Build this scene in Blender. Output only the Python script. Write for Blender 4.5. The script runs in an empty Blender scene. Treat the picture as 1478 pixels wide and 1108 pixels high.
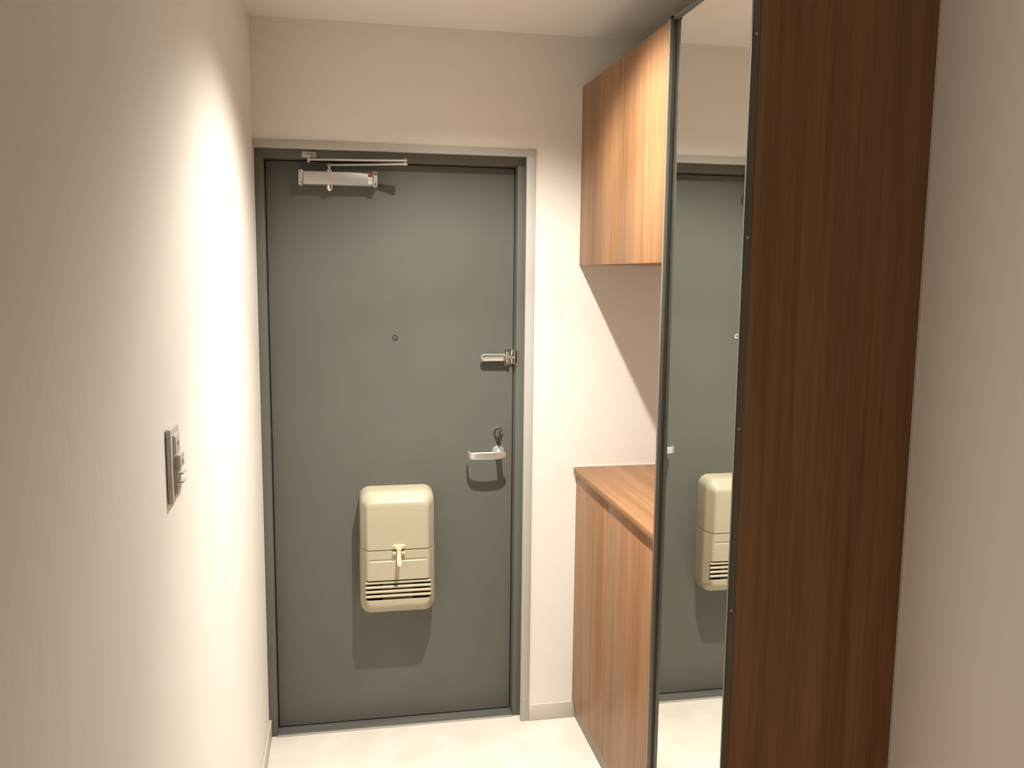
import bpy, bmesh, math, random
from mathutils import Vector, Matrix, Euler

random.seed(4)
scene = bpy.context.scene
COL = scene.collection

# ------------------------------------------------------------------ camera
CAM_LOC = Vector((0.2744, -2.9092, 1.6102))
YAW, PITCH, ROLL, FPX = math.radians(11.0772), math.radians(7.2210), math.radians(0.5764), 1246.59
_f = Vector((math.sin(YAW)*math.cos(PITCH), math.cos(YAW)*math.cos(PITCH), -math.sin(PITCH)))
_r = Vector((math.cos(YAW), -math.sin(YAW), 0)); _u = _r.cross(_f)
_r2 = _r*math.cos(ROLL) + _u*math.sin(ROLL); _u2 = -_r*math.sin(ROLL) + _u*math.cos(ROLL)
cam = bpy.data.cameras.new('camera'); cam.sensor_fit = 'HORIZONTAL'; cam.sensor_width = 36
cam.lens = FPX*36/1478; cam.clip_start = 0.02
cam_o = bpy.data.objects.new('camera', cam); COL.objects.link(cam_o)
_m = Matrix((_r2, _u2, -_f)).transposed().to_4x4(); _m.translation = CAM_LOC
cam_o.matrix_world = _m
scene.camera = cam_o

# ------------------------------------------------------------------ world, lights, exposure
w = bpy.data.worlds.new('world'); scene.world = w; w.use_nodes = True
w.node_tree.nodes['Background'].inputs[0].default_value = (0.02, 0.018, 0.015, 1)
w.node_tree.nodes['Background'].inputs[1].default_value = 0.2
CAN_R, CAN_H = 0.050, 0.028                     # recessed can: opening radius, depth of the lamp face
LAMP = Vector((0.679, -0.752, 2.4))
def disc_lamp(name, pos, watts, spread):
    l = bpy.data.lights.new(name, 'AREA'); l.shape = 'DISK'; l.size = 0.034; l.energy = watts; l.spread = math.radians(spread)
    l.color = (1.0, 0.94, 0.835)
    o = bpy.data.objects.new(name, l); COL.objects.link(o); o.location = (pos.x, pos.y, pos.z+CAN_H)
disc_lamp('entrance_downlight_bulb', LAMP, 23, 136)
disc_lamp('entrance_downlight_reflector_beam', LAMP, 8.5, 84)
vs = scene.view_settings
vs.view_transform = 'Standard'; vs.look = 'None'; vs.gamma = 1; vs.use_curve_mapping = False; vs.exposure = 0.07

# ------------------------------------------------------------------ materials
def srgb(r, g, b):
    f = lambda c: (c/255/12.92 if c/255 <= 0.04045 else ((c/255+0.055)/1.055)**2.4)
    return (f(r), f(g), f(b), 1)

def base_mat(name, col, rough=0.5, metal=0.0, spec=0.5):
    m = bpy.data.materials.new(name); m.use_nodes = True
    b = m.node_tree.nodes['Principled BSDF']
    b.inputs['Base Color'].default_value = col
    b.inputs['Roughness'].default_value = rough
    b.inputs['Metallic'].default_value = metal
    b.inputs['Specular IOR Level'].default_value = spec
    return m, m.node_tree, b

def noise_mat(name, c1, c2, scale, rough=0.5, metal=0.0, spec=0.5, bump=0.0, bscale=300, stretch=(1, 1, 1), bdist=0.001, lo=0.35, hi=0.65):
    m, nt, b = base_mat(name, c1, rough, metal, spec)
    g = nt.nodes.new('ShaderNodeNewGeometry')
    mp = nt.nodes.new('ShaderNodeMapping'); mp.inputs['Scale'].default_value = stretch
    nt.links.new(g.outputs['Position'], mp.inputs['Vector'])
    n = nt.nodes.new('ShaderNodeTexNoise'); n.inputs['Scale'].default_value = scale; n.inputs['Detail'].default_value = 5
    nt.links.new(mp.outputs[0], n.inputs['Vector'])
    r = nt.nodes.new('ShaderNodeValToRGB')
    r.color_ramp.elements[0].position = lo; r.color_ramp.elements[0].color = c1
    r.color_ramp.elements[1].position = hi; r.color_ramp.elements[1].color = c2
    nt.links.new(n.outputs['Fac'], r.inputs[0]); nt.links.new(r.outputs[0], b.inputs['Base Color'])
    if bump:
        n2 = nt.nodes.new('ShaderNodeTexNoise'); n2.inputs['Scale'].default_value = bscale; n2.inputs['Detail'].default_value = 3
        nt.links.new(mp.outputs[0], n2.inputs['Vector'])
        bp = nt.nodes.new('ShaderNodeBump'); bp.inputs['Strength'].default_value = bump; bp.inputs['Distance'].default_value = bdist
        nt.links.new(n2.outputs['Fac'], bp.inputs['Height']); nt.links.new(bp.outputs[0], b.inputs['Normal'])
    return m

def wood_mat(name, axis):
    m, nt, b = base_mat(name, (0.4, 0.2, 0.1, 1), 0.42, 0, 0.25)
    tc = nt.nodes.new('ShaderNodeNewGeometry')
    oi = nt.nodes.new('ShaderNodeObjectInfo')
    off = nt.nodes.new('ShaderNodeVectorMath'); off.operation = 'SCALE'; off.inputs[0].default_value = (7.3, 5.1, 3.7)
    nt.links.new(oi.outputs['Random'], off.inputs['Scale'])
    ad = nt.nodes.new('ShaderNodeVectorMath'); ad.operation = 'ADD'
    nt.links.new(tc.outputs['Position'], ad.inputs[0]); nt.links.new(off.outputs[0], ad.inputs[1])
    def layer(sc, along, detail, dist):
        mp = nt.nodes.new('ShaderNodeMapping')
        s = [sc, sc, sc]; s[axis] = along
        mp.inputs['Scale'].default_value = s
        nt.links.new(ad.outputs[0], mp.inputs['Vector'])
        n = nt.nodes.new('ShaderNodeTexNoise'); n.inputs['Scale'].default_value = 1; n.inputs['Detail'].default_value = detail
        n.inputs['Distortion'].default_value = dist
        nt.links.new(mp.outputs[0], n.inputs['Vector'])
        return n
    broad = layer(11, 0.45, 3, 0.4); streak = layer(60, 1.2, 4, 0.3); fine = layer(420, 9, 3, 0)
    r1 = nt.nodes.new('ShaderNodeValToRGB')
    r1.color_ramp.elements[0].position = 0.3; r1.color_ramp.elements[0].color = WOOD_A
    r1.color_ramp.elements[1].position = 0.72; r1.color_ramp.elements[1].color = WOOD_B
    nt.links.new(broad.outputs['Fac'], r1.inputs[0])
    def mult(col_out, n, lo, hi, c):
        r = nt.nodes.new('ShaderNodeValToRGB')
        r.color_ramp.elements[0].position = lo; r.color_ramp.elements[0].color = c
        r.color_ramp.elements[1].position = hi; r.color_ramp.elements[1].color = (1, 1, 1, 1)
        nt.links.new(n.outputs['Fac'], r.inputs[0])
        mx = nt.nodes.new('ShaderNodeMix'); mx.data_type = 'RGBA'; mx.blend_type = 'MULTIPLY'; mx.inputs['Factor'].default_value = 1
        nt.links.new(col_out, mx.inputs[6]); nt.links.new(r.outputs[0], mx.inputs[7])
        return mx.outputs[2]
    c = mult(r1.outputs[0], streak, 0.34, 0.6, (0.80, 0.765, 0.73, 1))
    c = mult(c, fine, 0.3, 0.6, (0.86, 0.82, 0.78, 1))
    nt.links.new(c, b.inputs['Base Color'])
    bp = nt.nodes.new('ShaderNodeBump'); bp.inputs['Strength'].default_value = 0.08; bp.inputs['Distance'].default_value = 0.0006
    nt.links.new(fine.outputs['Fac'], bp.inputs['Height']); nt.links.new(bp.outputs[0], b.inputs['Normal'])
    return m

WOOD_A = (0.285, 0.145, 0.067, 1); WOOD_B = (0.410, 0.226, 0.116, 1)
M = {}
M['wall'] = noise_mat('wallpaper_white', (0.865, 0.835, 0.79, 1), (0.88, 0.85, 0.805, 1), 3, 0.85, 0, 0.15, 0.22, 85, stretch=(1, 1, 0.4), bdist=0.0022)
M['ceiling'] = noise_mat('ceiling_paper', (0.88, 0.85, 0.805, 1), (0.89, 0.86, 0.815, 1), 3, 0.9, 0, 0.1, 0.2, 240)
M['floor'] = noise_mat('floor_stone_vinyl', (0.70, 0.645, 0.585, 1), (0.81, 0.765, 0.705, 1), 7, 0.4, 0, 0.35, 0.03, 120, lo=0.3, hi=0.7)
M['base'] = noise_mat('baseboard_beige', (0.60, 0.555, 0.50, 1), (0.62, 0.575, 0.52, 1), 6, 0.5, 0, 0.35)
M['casing'] = noise_mat('casing_cream', (0.50, 0.49, 0.455, 1), (0.515, 0.505, 0.47, 1), 5, 0.5, 0, 0.4)
M['door'] = noise_mat('door_paint_grey', (0.142, 0.146, 0.131, 1), (0.150, 0.154, 0.139, 1), 5, 0.5, 0, 0.22, 0.05, 220, bdist=0.0004)
M['wood_v'] = wood_mat('wood_vertical_grain', 2)
M['wood_y'] = wood_mat('wood_lengthwise_grain', 1)
M['mirror'] = noise_mat('mirror_silver', (0.90, 0.90, 0.875, 1), (0.90, 0.90, 0.875, 1), 2, 0.0, 1.0)
M['bronze'] = noise_mat('anodised_frame', (0.155, 0.148, 0.126, 1), (0.165, 0.158, 0.136, 1), 30, 0.42, 0.15, 0.5, stretch=(1, 1, 0.05))
M['plinth'] = noise_mat('plinth_grey', (0.26, 0.235, 0.195, 1), (0.28, 0.255, 0.215, 1), 8, 0.5)
M['dark'] = noise_mat('dark_plastic', (0.03, 0.028, 0.024, 1), (0.035, 0.032, 0.028, 1), 20, 0.5)
M['chrome'] = noise_mat('chrome', (0.72, 0.72, 0.71, 1), (0.75, 0.75, 0.74, 1), 20, 0.14, 1.0)
M['satin'] = noise_mat('satin_metal', (0.66, 0.66, 0.66, 1), (0.70, 0.70, 0.70, 1), 60, 0.36, 0.7, stretch=(0.1, 1, 1))
M['silver'] = noise_mat('silver_paint', (0.52, 0.51, 0.49, 1), (0.56, 0.55, 0.53, 1), 60, 0.38, 0.45, stretch=(0.1, 1, 1))
M['steel'] = noise_mat('stainless_sill', (0.22, 0.22, 0.205, 1), (0.30, 0.30, 0.285, 1), 40, 0.32, 0.6, stretch=(0.05, 1, 1))
M['cream'] = noise_mat('letter_box_plastic', (0.50, 0.455, 0.335, 1), (0.515, 0.47, 0.35, 1), 6, 0.36, 0, 0.5)
M['cream2'] = noise_mat('catch_plastic', (0.76, 0.66, 0.42, 1), (0.78, 0.68, 0.44, 1), 30, 0.4, 0, 0.5)
M['white'] = noise_mat('white_plastic', (0.62, 0.60, 0.57, 1), (0.64, 0.62, 0.59, 1), 10, 0.4, 0, 0.45)
M['grey_mark'] = noise_mat('grey_mark', (0.3, 0.28, 0.26, 1), (0.32, 0.3, 0.28, 1), 10, 0.5)
M['red'] = noise_mat('red_label', (0.35, 0.05, 0.04, 1), (0.4, 0.06, 0.05, 1), 30, 0.5)
M['label'] = noise_mat('white_label', (0.75, 0.74, 0.72, 1), (0.77, 0.76, 0.74, 1), 30, 0.5)
M['lens_blue'] = noise_mat('peephole_lens', (0.28, 0.32, 0.40, 1), (0.30, 0.34, 0.42, 1), 30, 0.12, 0.6)
M['copper'] = noise_mat('coppery_latch', (0.62, 0.40, 0.30, 1), (0.68, 0.45, 0.34, 1), 30, 0.3, 0.8)
mm, nt, b = base_mat('lamp_lens', (0.9, 0.85, 0.75, 1), 0.4)
b.inputs['Emission Color'].default_value = (1, 0.83, 0.66, 1); b.inputs['Emission Strength'].default_value = 6
M['lens'] = mm
M['can'] = noise_mat('can_baffle', (0.10, 0.095, 0.09, 1), (0.12, 0.115, 0.11, 1), 20, 0.6)

# ------------------------------------------------------------------ helpers
def nb(): return bmesh.new()

def box(bm, x0, x1, y0, y1, z0, z1, bev=0.0, seg=2):
    t = bmesh.new()
    bmesh.ops.create_cube(t, size=1)
    for v in t.verts:
        v.co = Vector(((x0+x1)/2 + v.co.x*(x1-x0), (y0+y1)/2 + v.co.y*(y1-y0), (z0+z1)/2 + v.co.z*(z1-z0)))
    if bev: bmesh.ops.bevel(t, geom=t.edges[:], offset=bev, segments=seg, profile=0.5, affect='EDGES')
    merge(bm, t); return bm

def merge(bm, t, mat=None):
    if mat is not None: t.transform(mat)
    me = bpy.data.meshes.new('tmp'); t.to_mesh(me); t.free(); bm.from_mesh(me); bpy.data.meshes.remove(me)

def cyl(bm, p0, p1, r0, r1=None, n=24, bev=0.0):
    r1 = r0 if r1 is None else r1
    p0, p1 = Vector(p0), Vector(p1); d = p1-p0
    t = bmesh.new()
    bmesh.ops.create_cone(t, cap_ends=True, segments=n, radius1=r0, radius2=r1, depth=d.length)
    if bev:
        es = [e for e in t.edges if len(e.link_faces) == 2 and any(len(f.verts) > 4 for f in e.link_faces)]
        bmesh.ops.bevel(t, geom=es, offset=bev, segments=2, profile=0.5, affect='EDGES')
    q = Vector((0, 0, 1)).rotation_difference(d.normalized()).to_matrix().to_4x4()
    merge(bm, t, Matrix.Translation((p0+p1)/2) @ q); return bm

def lathe(bm, base, axis, prof, n=32):
    """prof: list of (radius, along-axis)"""
    t = bmesh.new(); rings = []
    for r, h in prof:
        rings.append([t.verts.new((r*math.cos(2*math.pi*i/n), r*math.sin(2*math.pi*i/n), h)) for i in range(n)] if r > 1e-6 else [t.verts.new((0, 0, h))])
    for a, c in zip(rings, rings[1:]):
        for i in range(n):
            j = (i+1) % n
            if len(a) == 1 and len(c) == 1: continue
            if len(a) == 1: t.faces.new((a[0], c[i], c[j]))
            elif len(c) == 1: t.faces.new((a[i], a[j], c[0]))
            else: t.faces.new((a[i], a[j], c[j], c[i]))
    if len(rings[0]) > 1: t.faces.new(rings[0])
    if len(rings[-1]) > 1: t.faces.new(rings[-1])
    bmesh.ops.recalc_face_normals(t, faces=t.faces[:])
    q = Vector((0, 0, 1)).rotation_difference(Vector(axis).normalized()).to_matrix().to_4x4()
    merge(bm, t, Matrix.Translation(base) @ q); return bm

def lathe_open(bm, base, prof, n=32):
    t = bmesh.new(); rings = []
    for r, h in prof:
        rings.append([t.verts.new((base[0]+r*math.cos(2*math.pi*i/n), base[1]+r*math.sin(2*math.pi*i/n), base[2]+h)) for i in range(n)] if r > 1e-6 else [t.verts.new((base[0], base[1], base[2]+h))])
    for a, c in zip(rings, rings[1:]):
        for i in range(n):
            j = (i+1) % n
            t.faces.new((a[i], a[j], c[0]) if len(c) == 1 else (a[i], a[j], c[j], c[i]))
    merge(bm, t); return bm

def rrect(cx, cz, w_, h_, r, n=6):
    pts = []
    for sx, sz, a0 in ((1, 1, 0), (-1, 1, 90), (-1, -1, 180), (1, -1, 270)):
        for i in range(n+1):
            a = math.radians(a0 + 90*i/n)
            pts.append((cx + sx*(w_/2-r) + r*math.cos(a), cz + sz*(h_/2-r) + r*math.sin(a)))
    return pts

def loft_xz(bm, rings, cap0=True, cap1=True):
    """rings: list of (y, [(x, z)...])"""
    t = bmesh.new(); R = [[t.verts.new((x, y, z)) for x, z in pts] for y, pts in rings]
    n = len(R[0])
    for a, c in zip(R, R[1:]):
        for i in range(n): t.faces.new((a[i], a[(i+1) % n], c[(i+1) % n], c[i]))
    if cap0: t.faces.new(R[0])
    if cap1: t.faces.new(R[-1])
    bmesh.ops.recalc_face_normals(t, faces=t.faces[:])
    merge(bm, t); return bm

def loft(bm, R0):
    """rings of 3-D points, capped"""
    t = bmesh.new(); R = [[t.verts.new(p) for p in r] for r in R0]; n = len(R[0])
    for a, c in zip(R, R[1:]):
        for i in range(n): t.faces.new((a[i], a[(i+1) % n], c[(i+1) % n], c[i]))
    t.faces.new(R[0]); t.faces.new(R[-1])
    bmesh.ops.recalc_face_normals(t, faces=t.faces[:])
    merge(bm, t); return bm

def tri_prism(bm, pts_xz, y0, y1):
    return loft_xz(bm, [(y0, pts_xz), (y1, pts_xz)])

BASE = {}
def link(name, bm, mat, origin, smooth=35):
    bmesh.ops.translate(bm, verts=bm.verts[:], vec=-origin)
    me = bpy.data.meshes.new(name); bm.to_mesh(me); bm.free()
    me.materials.append(mat)
    if smooth is not None:
        for p in me.polygons: p.use_smooth = True
        me.set_sharp_from_angle(angle=math.radians(smooth))
    o = bpy.data.objects.new(name, me); COL.objects.link(o)
    return o

def tag(o, label, cat, group=None):
    o['label'] = label; o['category'] = cat
    if group: o['group'] = group
    return o

def thing(name, loc, label, cat, group=None):
    o = bpy.data.objects.new(name, None); COL.objects.link(o); o.location = loc
    o.empty_display_size = 0.05
    BASE[o.name] = Vector(loc); return tag(o, label, cat, group)

def part(name, bm, mat, parent, label=None, smooth=35):
    org = BASE[parent.name]
    o = link(name, bm, mat, org, smooth); o.parent = parent; BASE[o.name] = org
    if label: o['label'] = label
    return o

def struct(name, bm, mat, loc=(0, 0, 0), smooth=35):
    o = link(name, bm, mat, Vector(loc), smooth); o.location = loc; o['kind'] = 'structure'
    BASE[o.name] = Vector(loc); return o

# ------------------------------------------------------------------ room shell
H = 2.4; FZ = -0.004; XR = 1.476; YB = -6.2
XO, ZO = 0.900, 2.006          # door opening in the far wall
Y_FR, Y_LF = 0.040, 0.086      # frame face, leaf face

struct('floor', box(nb(), -0.15, XR+0.15, YB-0.15, 0.30, -0.15, FZ), M['floor'])
struct('floor_hall_bounce', box(nb(), 0.0005, XR-0.0005, YB+0.0005, -1.420, FZ+0.0002, 0.080, 0.003), M['wood_y'])  # unseen stepped wood floor, invented to make the bounced light warmer and dimmer

struct('wall_left', box(nb(), -0.15, 0, YB-0.15, 0.30, FZ, H), M['wall'])
struct('wall_right', box(nb(), XR, XR+0.15, YB-0.15, 0.30, FZ, H), M['wall'])
struct('wall_back', box(nb(), 0, XR, YB-0.15, YB, FZ, H), M['wall'])  # unseen hall end, pushed back so the end panel gets less light
bm = nb()
box(bm, 0, XR, 0, 0.15, ZO, H); box(bm, XO, XR, 0, 0.15, FZ, ZO)
struct('wall_front', bm, M['wall'])

bm = nb(); box(bm, 0, 0.009, -1.4195, Y_FR, FZ, 0.060, 0.002); box(bm, 0, 0.009, YB, -1.4205, 0.0803, 0.140, 0.002)
struct('baseboard_left', bm, M['base'])
struct('baseboard_front', box(nb(), 0.918, 1.0895, -0.009, 0, FZ, 0.058, 0.002), M['base'])
struct('baseboard_right', box(nb(), XR-0.009, XR, YB, -1.4205, 0.0803, 0.140, 0.002), M['base'])

# cream casing round the doorway
cs = struct('trim_1', nb(), M['casing'])
bm = nb()
box(bm, 0.0005, 0.918, -0.006, 0.012, 2.002, 2.028, 0.0018)
part('casing_head', bm, M['casing'], cs)
part('casing_jamb', box(nb(), 0.887, 0.918, -0.006, 0.012, FZ, 2.0022, 0.0018), M['casing'], cs)
for x, z in ((0.9048, 2.0173), (0.9025, 0.079)):
    part('screw_cap', lathe(nb(), (x, -0.0058, z), (0, -1, 0), [(0.0052, 0), (0.0050, 0.0012), (0.003, 0.002), (0, 0.0022)], 16), M['casing'], cs)

# steel door frame
fr = struct('trim_2', nb(), M['door'])
bm = nb(); box(bm, 0.0003, 0.028, Y_FR, 0.14, FZ, 1.9764, 0.0015)
part('frame_jamb', bm, M['door'], fr)
bm = nb(); box(bm, 0.8655, XO-0.0003, Y_FR, 0.14, FZ, 1.9764, 0.0015); box(bm, 0.8925, XO-0.0003, 0.0125, Y_FR+0.002, FZ, ZO-0.001)
part('frame_jamb', bm, M['door'], fr)
bm = nb(); box(bm, 0.0003, XO-0.0003, Y_FR, 0.14, 1.9764, ZO-0.0003, 0.0015)
part('frame_head', bm, M['door'], fr)
bm = nb(); box(bm, 0.0282, 0.8653, 0.036, 0.14, FZ, 0.0035, 0.001)
part('threshold', bm, M['steel'], fr, 'stainless threshold strip under the door')
bm = nb(); box(bm, 0.0282, 0.8653, 0.0315, 0.036, FZ, 0.0030, 0.0012)
part('threshold_lip', bm, M['silver'], fr)

# ------------------------------------------------------------------ door
D0 = Vector((0.447, Y_LF, 0.006))
d = bpy.data.objects.new('door_1', None); COL.objects.link(d); d.location = D0; d.empty_display_size = 0.1
BASE[d.name] = D0; d['kind'] = 'structure'
d['label'] = 'plain grey-green painted steel entrance door with lever handle'; d['category'] = 'door'
part('door_leaf', box(nb(), 0.0295, 0.8640, Y_LF, Y_LF+0.042, 0.0055, 1.9745, 0.005, 3), M['door'], d)

# peephole
px, pz = 0.4486, 1.391
pe = part('peephole', lathe(nb(), (px, Y_LF, pz), (0, -1, 0), [(0.0105, 0), (0.0105, 0.002), (0.0085, 0.0042), (0.0055, 0.0042), (0.0045, 0.003)], 28), M['chrome'], d, 'small chrome peephole')
part('lens', lathe(nb(), (px, Y_LF-0.0028, pz), (0, -1, 0), [(0.0052, 0), (0.0040, 0.0018), (0, 0.003)], 20), M['lens_blue'], pe)

# lever handle
hx, hz = 0.8125, 0.980
rose = part('handle_rose', lathe(nb(), (hx, Y_LF, hz), (0, -1, 0), [(0.0235, 0), (0.0235, 0.004), (0.021, 0.008), (0.014, 0.0105), (0.0105, 0.011), (0.0105, 0.060), (0, 0.060)], 40), M['satin'], d)
path = [(0.829, 0.0300), (0.820, 0.0245), (0.808, 0.0215), (0.79, 0.0200), (0.762, 0.0190), (0.735, 0.0195), (0.717, 0.0220), (0.7075, 0.0265), (0.7025, 0.0340), (0.7005, 0.0450), (0.7005, 0.0540)]
rings = []
for i, (x, y) in enumerate(path):
    a = Vector(path[max(i-1, 0)]); c = Vector(path[min(i+1, len(path)-1)]); tdir = (c-a).normalized(); nrm = Vector((-tdir.y, tdir.x))
    hh = 0.0130 if 0 < i else 0.0085
    if i == 1: hh = 0.0122
    hh = hh - 0.0012*max(0, i-3)/7
    zc = hz - 0.0005; th = 0.0034
    ring = []
    for k in range(20):
        ang = 2*math.pi*k/20; ca, sa = math.cos(ang), math.sin(ang)
        ex = math.copysign(abs(ca)**0.45, ca)*th; ez = math.copysign(abs(sa)**0.30, sa)*hh
        ring.append((x + nrm.x*ex, y + nrm.y*ex, zc + ez))
    rings.append(ring)
part('lever', loft(nb(), rings), M['satin'], rose)

# thumb turn lock
tx, tz = 0.811, 1.052
tr = part('thumb_turn', lathe(nb(), (tx, Y_LF, tz), (0, -1, 0), [(0.0175, 0), (0.0175, 0.006), (0.0155, 0.010), (0.010, 0.011), (0.010, 0.014), (0, 0.014)], 36), M['chrome'], d, 'small chrome thumb-turn lock')
bm = nb(); loft_xz(bm, [(Y_LF-0.012, rrect(tx, tz, 0.020, 0.020, 0.0095)), (Y_LF-0.018, rrect(tx, tz, 0.021, 0.024, 0.010)), (Y_LF-0.024, rrect(tx, tz, 0.012, 0.027, 0.0058)), (Y_LF-0.034, rrect(tx, tz, 0.010, 0.026, 0.0048)), (Y_LF-0.036, rrect(tx, tz, 0.007, 0.022, 0.0034))])
part('turn_knob', bm, M['chrome'], tr)
part('shadow_tip_dot', lathe(nb(), (tx+0.001, Y_LF, 1.0115), (0, -1, 0), [(0.0026, 0), (0.0026, 0.001), (0, 0.0012)], 14), M['dark'], d)  # dark dot painted in for the tip of the thumb turn's shadow

# swing bar door guard
gz = 1.321; gy = Y_LF-0.0235
gp = part('guard_plate', box(nb(), 0.8320, 0.8625, Y_LF-0.004, Y_LF, gz-0.029, gz+0.029, 0.0015), M['chrome'], d, 'chrome swing-bar door guard')
bm = nb()
loft_xz(bm, [(gy+0.003, rrect(0.7895, gz, 0.090, 0.0245, 0.0118)), (gy-0.0005, rrect(0.7895, gz, 0.090, 0.0245, 0.0118))])
part('guard_bar', bm, M['silver'], gp)
bm = nb()
o_, i_ = rrect(0.7895, gz, 0.0905, 0.025, 0.012, 8), rrect(0.7895, gz, 0.0795, 0.015, 0.007, 8)
t = bmesh.new(); n = len(o_)
vo = [[t.verts.new((x, y, z)) for x, z in o_] for y in (gy+0.003, gy-0.0045)]; vi = [[t.verts.new((x, y, z)) for x, z in i_] for y in (gy+0.003, gy-0.0045)]
for k in range(n):
    j = (k+1) % n
    t.faces.new((vo[0][k], vo[0][j], vo[1][j], vo[1][k])); t.faces.new((vi[0][k], vi[0][j], vi[1][j], vi[1][k]))
    t.faces.new((vo[1][k], vo[1][j], vi[1][j], vi[1][k])); t.faces.new((vo[0][k], vo[0][j], vi[0][j], vi[0][k]))
bmesh.ops.recalc_face_normals(t, faces=t.faces[:]); bmesh.ops.bevel(t, geom=[e for e in t.edges if e.is_manifold and e.calc_face_angle(0) > 1.2], offset=0.0012, segments=2, profile=0.5, affect='EDGES')
merge(bm, t)
part('guard_rim', bm, M['satin'], gp)
part('latch_block', box(nb(), 0.8235, 0.8330, gy-0.006, Y_LF-0.002, gz-0.0105, gz+0.0105, 0.002), M['copper'], gp)
bm = nb(); cyl(bm, (0.840, gy+0.004, gz-0.020), (0.840, gy+0.004, gz+0.020), 0.0062, n=20, bev=0.001); box(bm, 0.836, 0.844, gy+0.004, Y_LF-0.002, gz-0.019, gz+0.019, 0.001)
part('guard_hinge', bm, M['chrome'], gp)
bm = nb(); cyl(bm, (0.846, gy+0.002, gz), (0.868, gy+0.002, gz), 0.0034, n=16); cyl(bm, (0.842, gy+0.002, gz), (0.850, gy+0.002, gz), 0.0065, 0.0050, 18, 0.001)
part('guard_stud', bm, M['chrome'], gp)
bm = nb(); box(bm, 0.8600, 0.8655, Y_FR+0.003, Y_LF-0.001, gz-0.026, gz+0.028, 0.0012); box(bm, 0.8610, 0.8735, Y_FR-0.003, Y_FR-0.0002, gz-0.026, gz+0.028, 0.001)
part('strike_plate', bm, M['chrome'], gp)
for dz in (-0.022, 0.022):
    part('screw', lathe(nb(), (0.8400, Y_LF-0.004, gz+dz*1.1), (0, -1, 0), [(0.0042, 0), (0.0036, 0.0016), (0, 0.0022)], 16), M['chrome'], gp)
for dz in (-0.018, 0.022):
    part('screw', lathe(nb(), (0.8680, Y_FR-0.003, gz+dz), (0, -1, 0), [(0.0036, 0), (0.003, 0.0014), (0, 0.002)], 16), M['chrome'], gp)

# ------------------------------------------------------------------ door closer
CB = Vector((0.265, Y_LF, 1.894))
cl = thing('door_closer', CB, 'silver overhead door closer with folded arm at top of grey door', 'door closer')
yb = Y_LF-0.050
part('closer_body', box(nb(), 0.1520, 0.3770, yb, Y_LF-0.0003, 1.8960, 1.9380, 0.003, 3), M['silver'], cl)
for x0, x1 in ((0.1370, 0.1520), (0.3770, 0.3920)):
    c_ = part('end_cap', box(nb(), x0, x1, yb-0.004, Y_LF-0.0003, 1.8920, 1.9420, 0.003, 2), M['silver'], cl)
    for zz in (1.901, 1.933):
        part('screw', lathe(nb(), ((x0+x1)/2, yb-0.0039, zz), (0, -1, 0), [(0.0034, 0), (0.003, 0.0012), (0, 0.0015)], 14), M['chrome'], c_)
part('pinion_cap', lathe(nb(), (0.236, yb+0.020, 1.8962), (0, 0, -1), [(0.0135, 0), (0.0135, 0.009), (0.0118, 0.014), (0.0080, 0.019), (0, 0.0205)], 28), M['chrome'], cl)
part('pinion', lathe(nb(), (0.236, yb+0.020, 1.9378), (0, 0, 1), [(0.0115, 0), (0.0115, 0.007), (0.006, 0.009), (0.006, 0.026), (0, 0.026)], 24), M['chrome'], cl)
part('brand_label', box(nb(), 0.3610, 0.3745, yb-0.0006, yb+0.0002, 1.9235, 1.9340), M['red'], cl, 'small red label')
wl = part('rating_label', box(nb(), 0.3610, 0.3745, yb-0.0006, yb+0.0002, 1.9020, 1.9215), M['label'], cl, 'small white label')
part('label_mark', box(nb(), 0.3655, 0.3700, yb-0.0009, yb-0.0005, 1.9120, 1.9165), M['grey_mark'], wl)
EL = (0.478, -0.035)
def arm(bm, p, q, z, w_=0.0085, th=0.0035):
    p, q = Vector((*p, 0)), Vector((*q, 0)); dd = q-p; L = dd.length
    t = bmesh.new(); pts = rrect(0, 0, L+2*w_, 2*w_, w_*0.98, 5)
    a = [t.verts.new((x, y, -th)) for x, y in pts]; c = [t.verts.new((x, y, th)) for x, y in pts]
    nn = len(a)
    for k in range(nn): t.faces.new((a[k], a[(k+1) % nn], c[(k+1) % nn], c[k]))
    t.faces.new(a); t.faces.new(c); bmesh.ops.recalc_face_normals(t, faces=t.faces[:])
    bmesh.ops.bevel(t, geom=[e for e in t.edges if e.calc_face_angle(0) > 1.2], offset=0.0008, segments=1, affect='EDGES')
    ang = math.atan2(dd.y, dd.x)
    merge(bm, t, Matrix.Translation(((p+q)/2)+Vector((0, 0, z))) @ Matrix.Rotation(ang, 4, 'Z')); return bm
part('main_arm', arm(nb(), (0.236, yb+0.020), EL, 1.9600, 0.0080, 0.0026), M['silver'], cl)
part('fore_arm', arm(nb(), (0.172, 0.022), EL, 1.9715, 0.0065, 0.0026), M['silver'], cl)
part('elbow_pin', lathe(nb(), (EL[0], EL[1], 1.9550), (0, 0, 1), [(0.0065, 0), (0.0065, 0.021), (0.004, 0.0235), (0, 0.024)], 20), M['chrome'], cl)
bm = nb(); box(bm, 0.150, 0.196, Y_FR-0.0045, Y_FR-0.0003, 1.9800, 1.9990, 0.001); box(bm, 0.163, 0.181, 0.014, Y_FR-0.003, 1.9790, 1.9840, 0.001)
part('frame_bracket', bm, M['silver'], cl)
part('bracket_pin', lathe(nb(), (0.172, 0.022, 1.9620), (0, 0, 1), [(0.0058, 0), (0.0058, 0.016), (0.0075, 0.017), (0.0075, 0.024), (0, 0.026)], 18), M['chrome'], cl)

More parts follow.
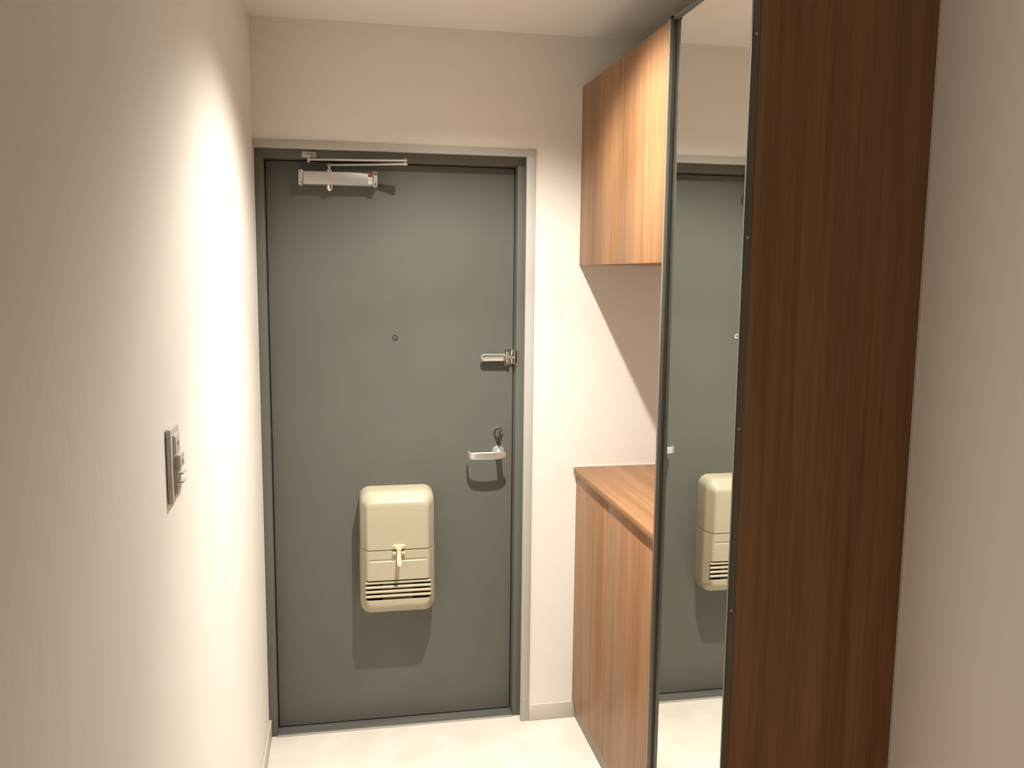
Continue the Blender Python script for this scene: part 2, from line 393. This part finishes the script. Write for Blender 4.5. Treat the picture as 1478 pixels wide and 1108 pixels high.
# ------------------------------------------------------------------ letter box on the door
LX0, LX1, LZ0, LZ1 = 0.3215, 0.5755, 0.435, 0.868
LCX, LCZ, LW, LH = (LX0+LX1)/2, (LZ0+LZ1)/2, LX1-LX0, LZ1-LZ0
lb = thing('letter_box', (LCX, Y_LF, LZ0), 'cream plastic letter box with louvre slots fixed low on grey door', 'letter box')
def shell_bm(grow=0.0):
    prof = [(Y_LF-0.0003, -0.002, 0.036), (Y_LF-0.060, 0.0, 0.038), (Y_LF-0.067, 0.0012, 0.037), (Y_LF-0.072, 0.0045, 0.035), (Y_LF-0.096, 0.0185, 0.021), (Y_LF-0.1010, 0.0215, 0.018), (Y_LF-0.1038, 0.0265, 0.013), (Y_LF-0.1045, 0.032, 0.010)]
    rings = []
    for y, ins, r in prof:
        # the chamfer at top and bottom is wider than at the sides
        k = 1.45
        rings.append((y, rrect(LCX, LCZ, LW-2*ins+2*grow, LH-2*ins*k+2*grow, r, 8)))
    bm = nb(); loft_xz(bm, rings, cap0=False, cap1=True); return bm
def cut(bm, z, keep_above):
    g = bm.verts[:] + bm.edges[:] + bm.faces[:]
    bmesh.ops.bisect_plane(bm, geom=g, plane_co=(0, 0, z), plane_no=(0, 0, 1), clear_inner=keep_above, clear_outer=not keep_above)
    return bm
def solid_cut(bm, thick, cutters):
    """solidify the shell inwards and subtract box cutters; returns a new bmesh"""
    me = bpy.data.meshes.new('tmp'); bm.to_mesh(me); bm.free()
    o = bpy.data.objects.new('tmp', me); COL.objects.link(o)
    s = o.modifiers.new('s', 'SOLIDIFY'); s.thickness = thick; s.offset = -1
    tmp = []
    for cb in cutters:
        cm = bpy.data.meshes.new('tmpc'); cb.to_mesh(cm); cb.free()
        co = bpy.data.objects.new('tmpc', cm); COL.objects.link(co); tmp.append(co)
        bo = o.modifiers.new('b', 'BOOLEAN'); bo.operation = 'DIFFERENCE'; bo.object = co; bo.solver = 'EXACT'
    dg = bpy.context.evaluated_depsgraph_get(); dg.update()
    ev = o.evaluated_get(dg); r = bmesh.new(); r.from_mesh(ev.to_mesh()); ev.to_mesh_clear()
    for q in [o] + tmp:
        mq = q.data; bpy.data.objects.remove(q); bpy.data.meshes.remove(mq)
    return r
ZS = 0.6690
YF = Y_LF-0.1045
lid = part('lid', solid_cut(cut(shell_bm(), ZS+0.0016, True), 0.0025, []), M['cream'], lb)
groove = nb(); cyl(groove, (LX0+0.030, YF-0.0042, 0.6330), (LX1-0.030, YF-0.0042, 0.6330), 0.0066, n=16)
win = box(nb(), LX0+0.0165, LX1-0.0165, YF-0.03, YF+0.028, 0.4915, 0.5625, 0.0022, 2)
body = part('lower_body', solid_cut(cut(shell_bm(0.0012), ZS-0.0016, False), 0.0030, [groove, win]), M['cream'], lb)
for k in range(4):
    zc = 0.5187 + (k-1.5)*0 + (0.5270-0.5187) + (k-1.5)*0.0163
    rg = []
    for x in (LX0+0.0150, LX1-0.0150):
        pts = []
        for j in range(14):
            a = 2*math.pi*j/14
            yy = math.copysign(abs(math.cos(a))**0.7, math.cos(a))*0.0085; zz = math.copysign(abs(math.sin(a))**0.7, math.sin(a))*0.0049
            tl = math.radians(-24)
            pts.append((x, YF+0.0100 + yy*math.cos(tl) - zz*math.sin(tl), zc + yy*math.sin(tl) + zz*math.cos(tl)))
        rg.append(pts)
    part('slat', loft(nb(), rg), M['cream'], body)
part('inner_flap', box(nb(), LX0+0.075, LX1-0.075, Y_LF-0.062, Y_LF-0.060, 0.475, 0.60), M['cream'], body)
cx = 0.4500
bm = nb(); box(bm, cx-0.021, cx+0.021, YF-0.010, YF+0.0002, 0.6745, 0.6885, 0.003); box(bm, cx-0.0085, cx+0.0085, YF-0.014, YF-0.004, 0.668, 0.680, 0.002)
ct = part('catch', bm, M['cream2'], lb)
for s in (-1, 1):
    bm = nb(); box(bm, cx+s*0.0145-0.0068, cx+s*0.0145+0.0068, YF-0.008, YF+0.0002, 0.6515, 0.6640, 0.0025)
    part('pivot_lug', bm, M['cream2'], ct)
    part('screw', lathe(nb(), (cx+s*0.0155, YF-0.0098, 0.6815), (0, -1, 0), [(0.003, 0), (0.0026, 0.0008), (0, 0.001)], 12), M['grey_mark'], ct)
    part('screw', lathe(nb(), (cx+s*0.0150, YF-0.0078, 0.6575), (0, -1, 0), [(0.003, 0), (0.0026, 0.0008), (0, 0.001)], 12), M['grey_mark'], ct)
rg = []
for y, z, hw, th in ((YF-0.006, 0.6760, 0.0045, 0.003), (YF-0.012, 0.6640, 0.0062, 0.0035), (YF-0.016, 0.6480, 0.0070, 0.0035), (YF-0.021, 0.6340, 0.0070, 0.004), (YF-0.026, 0.6290, 0.0070, 0.004), (YF-0.028, 0.6200, 0.0062, 0.0035)):
    rg.append([(cx+hw, y-th, z), (cx+hw, y+th, z), (cx-hw, y+th, z), (cx-hw, y-th, z)])
bm = nb(); loft(bm, rg); bmesh.ops.bevel(bm, geom=[e for e in bm.edges if e.calc_face_angle(0) > 1.0], offset=0.0012, segments=2, profile=0.5, affect='EDGES')
part('catch_lever', bm, M['cream2'], ct)

# ------------------------------------------------------------------ light switch on the left wall
SY0, SY1, SZ0, SZ1 = -1.513, -1.443, 1.246, 1.366
sw = thing('light_switch', (0, (SY0+SY1)/2, SZ0), 'white plastic light switch plate with slider tabs on left wall', 'light switch')
part('cover_plate', box(nb(), 0.0002, 0.0085, SY0, SY1, SZ0, SZ1, 0.0035, 3), M['white'], sw)
yc = (SY0+SY1)/2
part('insert', box(nb(), 0.004, 0.0108, yc-0.021, yc+0.021, SZ0+0.012, SZ1-0.012, 0.0012), M['white'], sw)
md = part('upper_module', box(nb(), 0.010, 0.0125, yc-0.018, yc+0.018, SZ0+0.078, SZ1-0.014, 0.001), M['white'], sw)
part('indicator', box(nb(), 0.0122, 0.0130, yc-0.006, yc+0.006, SZ0+0.090, SZ0+0.096, 0.0003), M['grey_mark'], md)
md = part('rocker', box(nb(), 0.010, 0.0185, yc-0.018, yc+0.018, SZ0+0.054, SZ0+0.076, 0.0015), M['white'], sw)
part('indicator', box(nb(), 0.0182, 0.0190, yc-0.004, yc+0.008, SZ0+0.060, SZ0+0.065, 0.0003), M['grey_mark'], md)
md = part('slider_bed', box(nb(), 0.010, 0.0130, yc-0.018, yc+0.018, SZ0+0.014, SZ0+0.053, 0.001), M['white'], sw)
for z0 in (0.030, 0.044):
    part('slider_slot', box(nb(), 0.0128, 0.0134, yc-0.012, yc+0.012, SZ0+z0+0.004, SZ0+z0+0.008), M['grey_mark'], md)
    part('slider_tab', box(nb(), 0.012, 0.0215, yc-0.014, yc+0.014, SZ0+z0, SZ0+z0+0.003, 0.0008), M['white'], sw)

# ------------------------------------------------------------------ wall cabinet
XU, XL, XW = 1.076, 1.0795, 1.0695
YE = -0.8180
wc = thing('wall_cabinet', (XR, -0.43, 1.644), 'wood-grain wall cabinet with two doors hung above the worktop', 'cabinet')
bm = nb(); box(bm, XU+0.0195, XR-0.0005, YE, -0.0005, 1.6455, 2.2360)
part('carcass', bm, M['wood_v'], wc)
for a, c in ((-0.4120, -0.0015), (YE+0.001, -0.4160)):
    part('cabinet_door', box(nb(), XU, XU+0.018, a, c, 1.6440, 2.2375, 0.0016, 2), M['wood_v'], wc)

# ------------------------------------------------------------------ base cabinet and worktop
bc = thing('base_cabinet', (XR, -0.43, FZ), 'wood-grain base cabinet with two doors and dark plinth under worktop', 'cabinet')
part('carcass', box(nb(), XL+0.0195, XR-0.0005, YE, -0.0005, 0.058, 0.9130), M['wood_v'], bc)
part('plinth', box(nb(), XL+0.0100, XR-0.0005, YE, -0.0005, FZ, 0.0580), M['plinth'], bc, 'recessed grey plinth')
for a, c in ((-0.3810, -0.0020), (YE+0.001, -0.3850)):
    part('cabinet_door', box(nb(), XL, XL+0.018, a, c, 0.0590, 0.9080, 0.0016, 2), M['wood_v'], bc)
wt = link('worktop', box(nb(), XW, XR-0.0005, YE, -0.0005, 0.9135, 0.9335, 0.0012, 2), M['wood_y'], Vector((XR, -0.43, 0.9135))); wt.location = (XR, -0.43, 0.9135)
BASE[wt.name] = Vector((XR, -0.43, 0.9135))
part('sealant_bead', box(nb(), XW+0.002, XR-0.001, -0.0035, -0.0004, 0.9336, 0.9362), M['white'], wt)
tag(wt, 'wood-grain worktop on the base cabinet below the wall cabinet', 'worktop')

# ------------------------------------------------------------------ tall mirror cabinet
YN, YFAR = -1.2730, -0.8200
XG, XF, XC = 1.0793, 1.0650, 1.0820     # glass face, frame front, carcass front
ZT = 2.2350; ZBM = 0.045
tc = thing('tall_cabinet', (XR, (YN+YFAR)/2, FZ), 'tall dark wood-grain cabinet with full-height mirror door', 'cabinet')
part('end_panel', box(nb(), XC, XR-0.0045, YN, YN+0.020, FZ, ZT+0.0005, 0.0006, 1), M['wood_v'], tc, 'broad wood-grain end panel in shade')
part('carcass', box(nb(), XC+0.002, XR-0.0005, YN+0.0205, YFAR, FZ, ZT-0.001), M['wood_v'], tc)
md = part('mirror_door', box(nb(), XG+0.0045, XC+0.0015, YN+0.003, YFAR-0.002, ZBM, ZT-0.002), M['bronze'], tc, 'mirror door in slim dark metal frame')
part('mirror_glass', box(nb(), XG, XG+0.0042, YN+0.004, YFAR-0.003, ZBM+0.004, ZT-0.004), M['mirror'], md, 'silvered mirror', smooth=None)
part('frame_stile', box(nb(), XF, XC-0.0004, YFAR-0.0095, YFAR, ZBM, ZT, 0.0010, 2), M['bronze'], md)
part('frame_stile', box(nb(), XF, XC-0.0004, YN, YN+0.0060, ZBM, ZT, 0.0010, 2), M['bronze'], md)
part('frame_rail', box(nb(), XF+0.007, XC-0.0004, YN+0.006, YFAR-0.0095, ZT-0.006, ZT, 0.0006, 1), M['bronze'], md)
part('frame_rail', box(nb(), XF+0.007, XC-0.0004, YN+0.006, YFAR-0.0095, ZBM, ZBM+0.006, 0.0006, 1), M['bronze'], md)
part('gasket', box(nb(), XG-0.0030, XG-0.0001, YFAR-0.0135, YFAR-0.0096, ZBM+0.006, ZT-0.006), M['dark'], md)
part('corner_cap', box(nb(), XF-0.0008, XG-0.0002, YFAR-0.0130, YFAR+0.0004, ZT-0.0040, ZT+0.0015, 0.0008, 1), M['dark'], md)
for z in (2.0810, 1.6885, 1.2985, 0.9080, 0.518, 0.128):
    part('screw', lathe(nb(), (1.0742, YN, z), (0, -1, 0), [(0.0030, 0), (0.0026, 0.0010), (0.0008, 0.0013), (0, 0.0006)], 16), M['silver'], md)
struct('trim_3', box(nb(), XR-0.0042, XR, YN-0.001, YN+0.010, FZ, ZT), M['wall'])

# ------------------------------------------------------------------ ceiling with recessed lights
def ceiling_mesh(holes):
    bm = nb(); n = 32; z = H
    x0, x1, y0, y1 = -0.15, XR+0.15, YB-0.15, 0.30
    cuts = [y0, y1]
    for p, (ya, yb_) in zip(sorted(holes, key=lambda q: q.y), zip(cuts, cuts[1:])):
        ring = [bm.verts.new((p.x + CAN_R*math.cos(2*math.pi*i/n), p.y + CAN_R*math.sin(2*math.pi*i/n), z)) for i in range(n)]
        outer = []
        for i in range(n):
            c_, s_ = math.cos(2*math.pi*i/n), math.sin(2*math.pi*i/n)
            t_ = min(((x1-p.x) if c_ > 0 else (p.x-x0))/max(abs(c_), 1e-9), ((yb_-p.y) if s_ > 0 else (p.y-ya))/max(abs(s_), 1e-9))
            outer.append(bm.verts.new((p.x+c_*t_, p.y+s_*t_, z)))
        corners = {}
        for i in range(n):
            j = (i+1) % n; a, c = outer[i], outer[j]
            vs_ = [ring[i], a]
            if abs(a.co.x-c.co.x) > 1e-6 and abs(a.co.y-c.co.y) > 1e-6:
                mx = x1 if max(a.co.x, c.co.x) > p.x + 1e-6 and abs(max(a.co.x, c.co.x)-x1) < 1e-6 else x0
                my = yb_ if (a.co.y+c.co.y)/2 > p.y else ya
                vs_.append(bm.verts.new((mx, my, z)))
            vs_ += [c, ring[j]]
            bm.faces.new(vs_)
    # slab body above, clear of the cans
    r = bmesh.ops.recalc_face_normals(bm, faces=bm.faces[:])
    box(bm, x0, x1, y0, y1, H+0.10, H+0.16)
    for xa, xb, ya, yb_ in ((x0, -0.02, y0, y1), (XR+0.02, x1, y0, y1), (-0.02, XR+0.02, y0, YB-0.02), (-0.02, XR+0.02, 0.16, y1)):
        box(bm, xa, xb, ya, yb_, H+0.0001, H+0.10)
    return bm
struct('ceiling', ceiling_mesh([LAMP]), M['ceiling'])

def downlight(pos, label):
    t = thing('ceiling_downlight', (pos.x, pos.y, H), label, 'ceiling light')
    part('trim_ring', lathe_open(nb(), (pos.x, pos.y, H), [(0.060, 0.0), (0.060, -0.0015), (0.056, -0.0025), (0.0505, -0.0015), (0.0498, 0.001)], 40), M['white'], t)
    part('can', lathe_open(nb(), (pos.x, pos.y, H), [(CAN_R-0.0003, 0.0), (CAN_R-0.0003, 0.060), (0.0, 0.060)], 40), M['can'], t)
    part('lamp_face', lathe_open(nb(), (pos.x, pos.y, H), [(0.0225, CAN_H+0.004), (0.0225, CAN_H+0.001), (0.020, CAN_H+0.0008), (0, CAN_H+0.0008)], 28), M['lens'], t)
    part('lamp_body', lathe_open(nb(), (pos.x, pos.y, H), [(0.0225, CAN_H+0.004), (0.018, CAN_H+0.020), (0.012, 0.0598)], 28), M['white'], t)
downlight(LAMP, 'round recessed downlight in the entrance ceiling near the grey door')
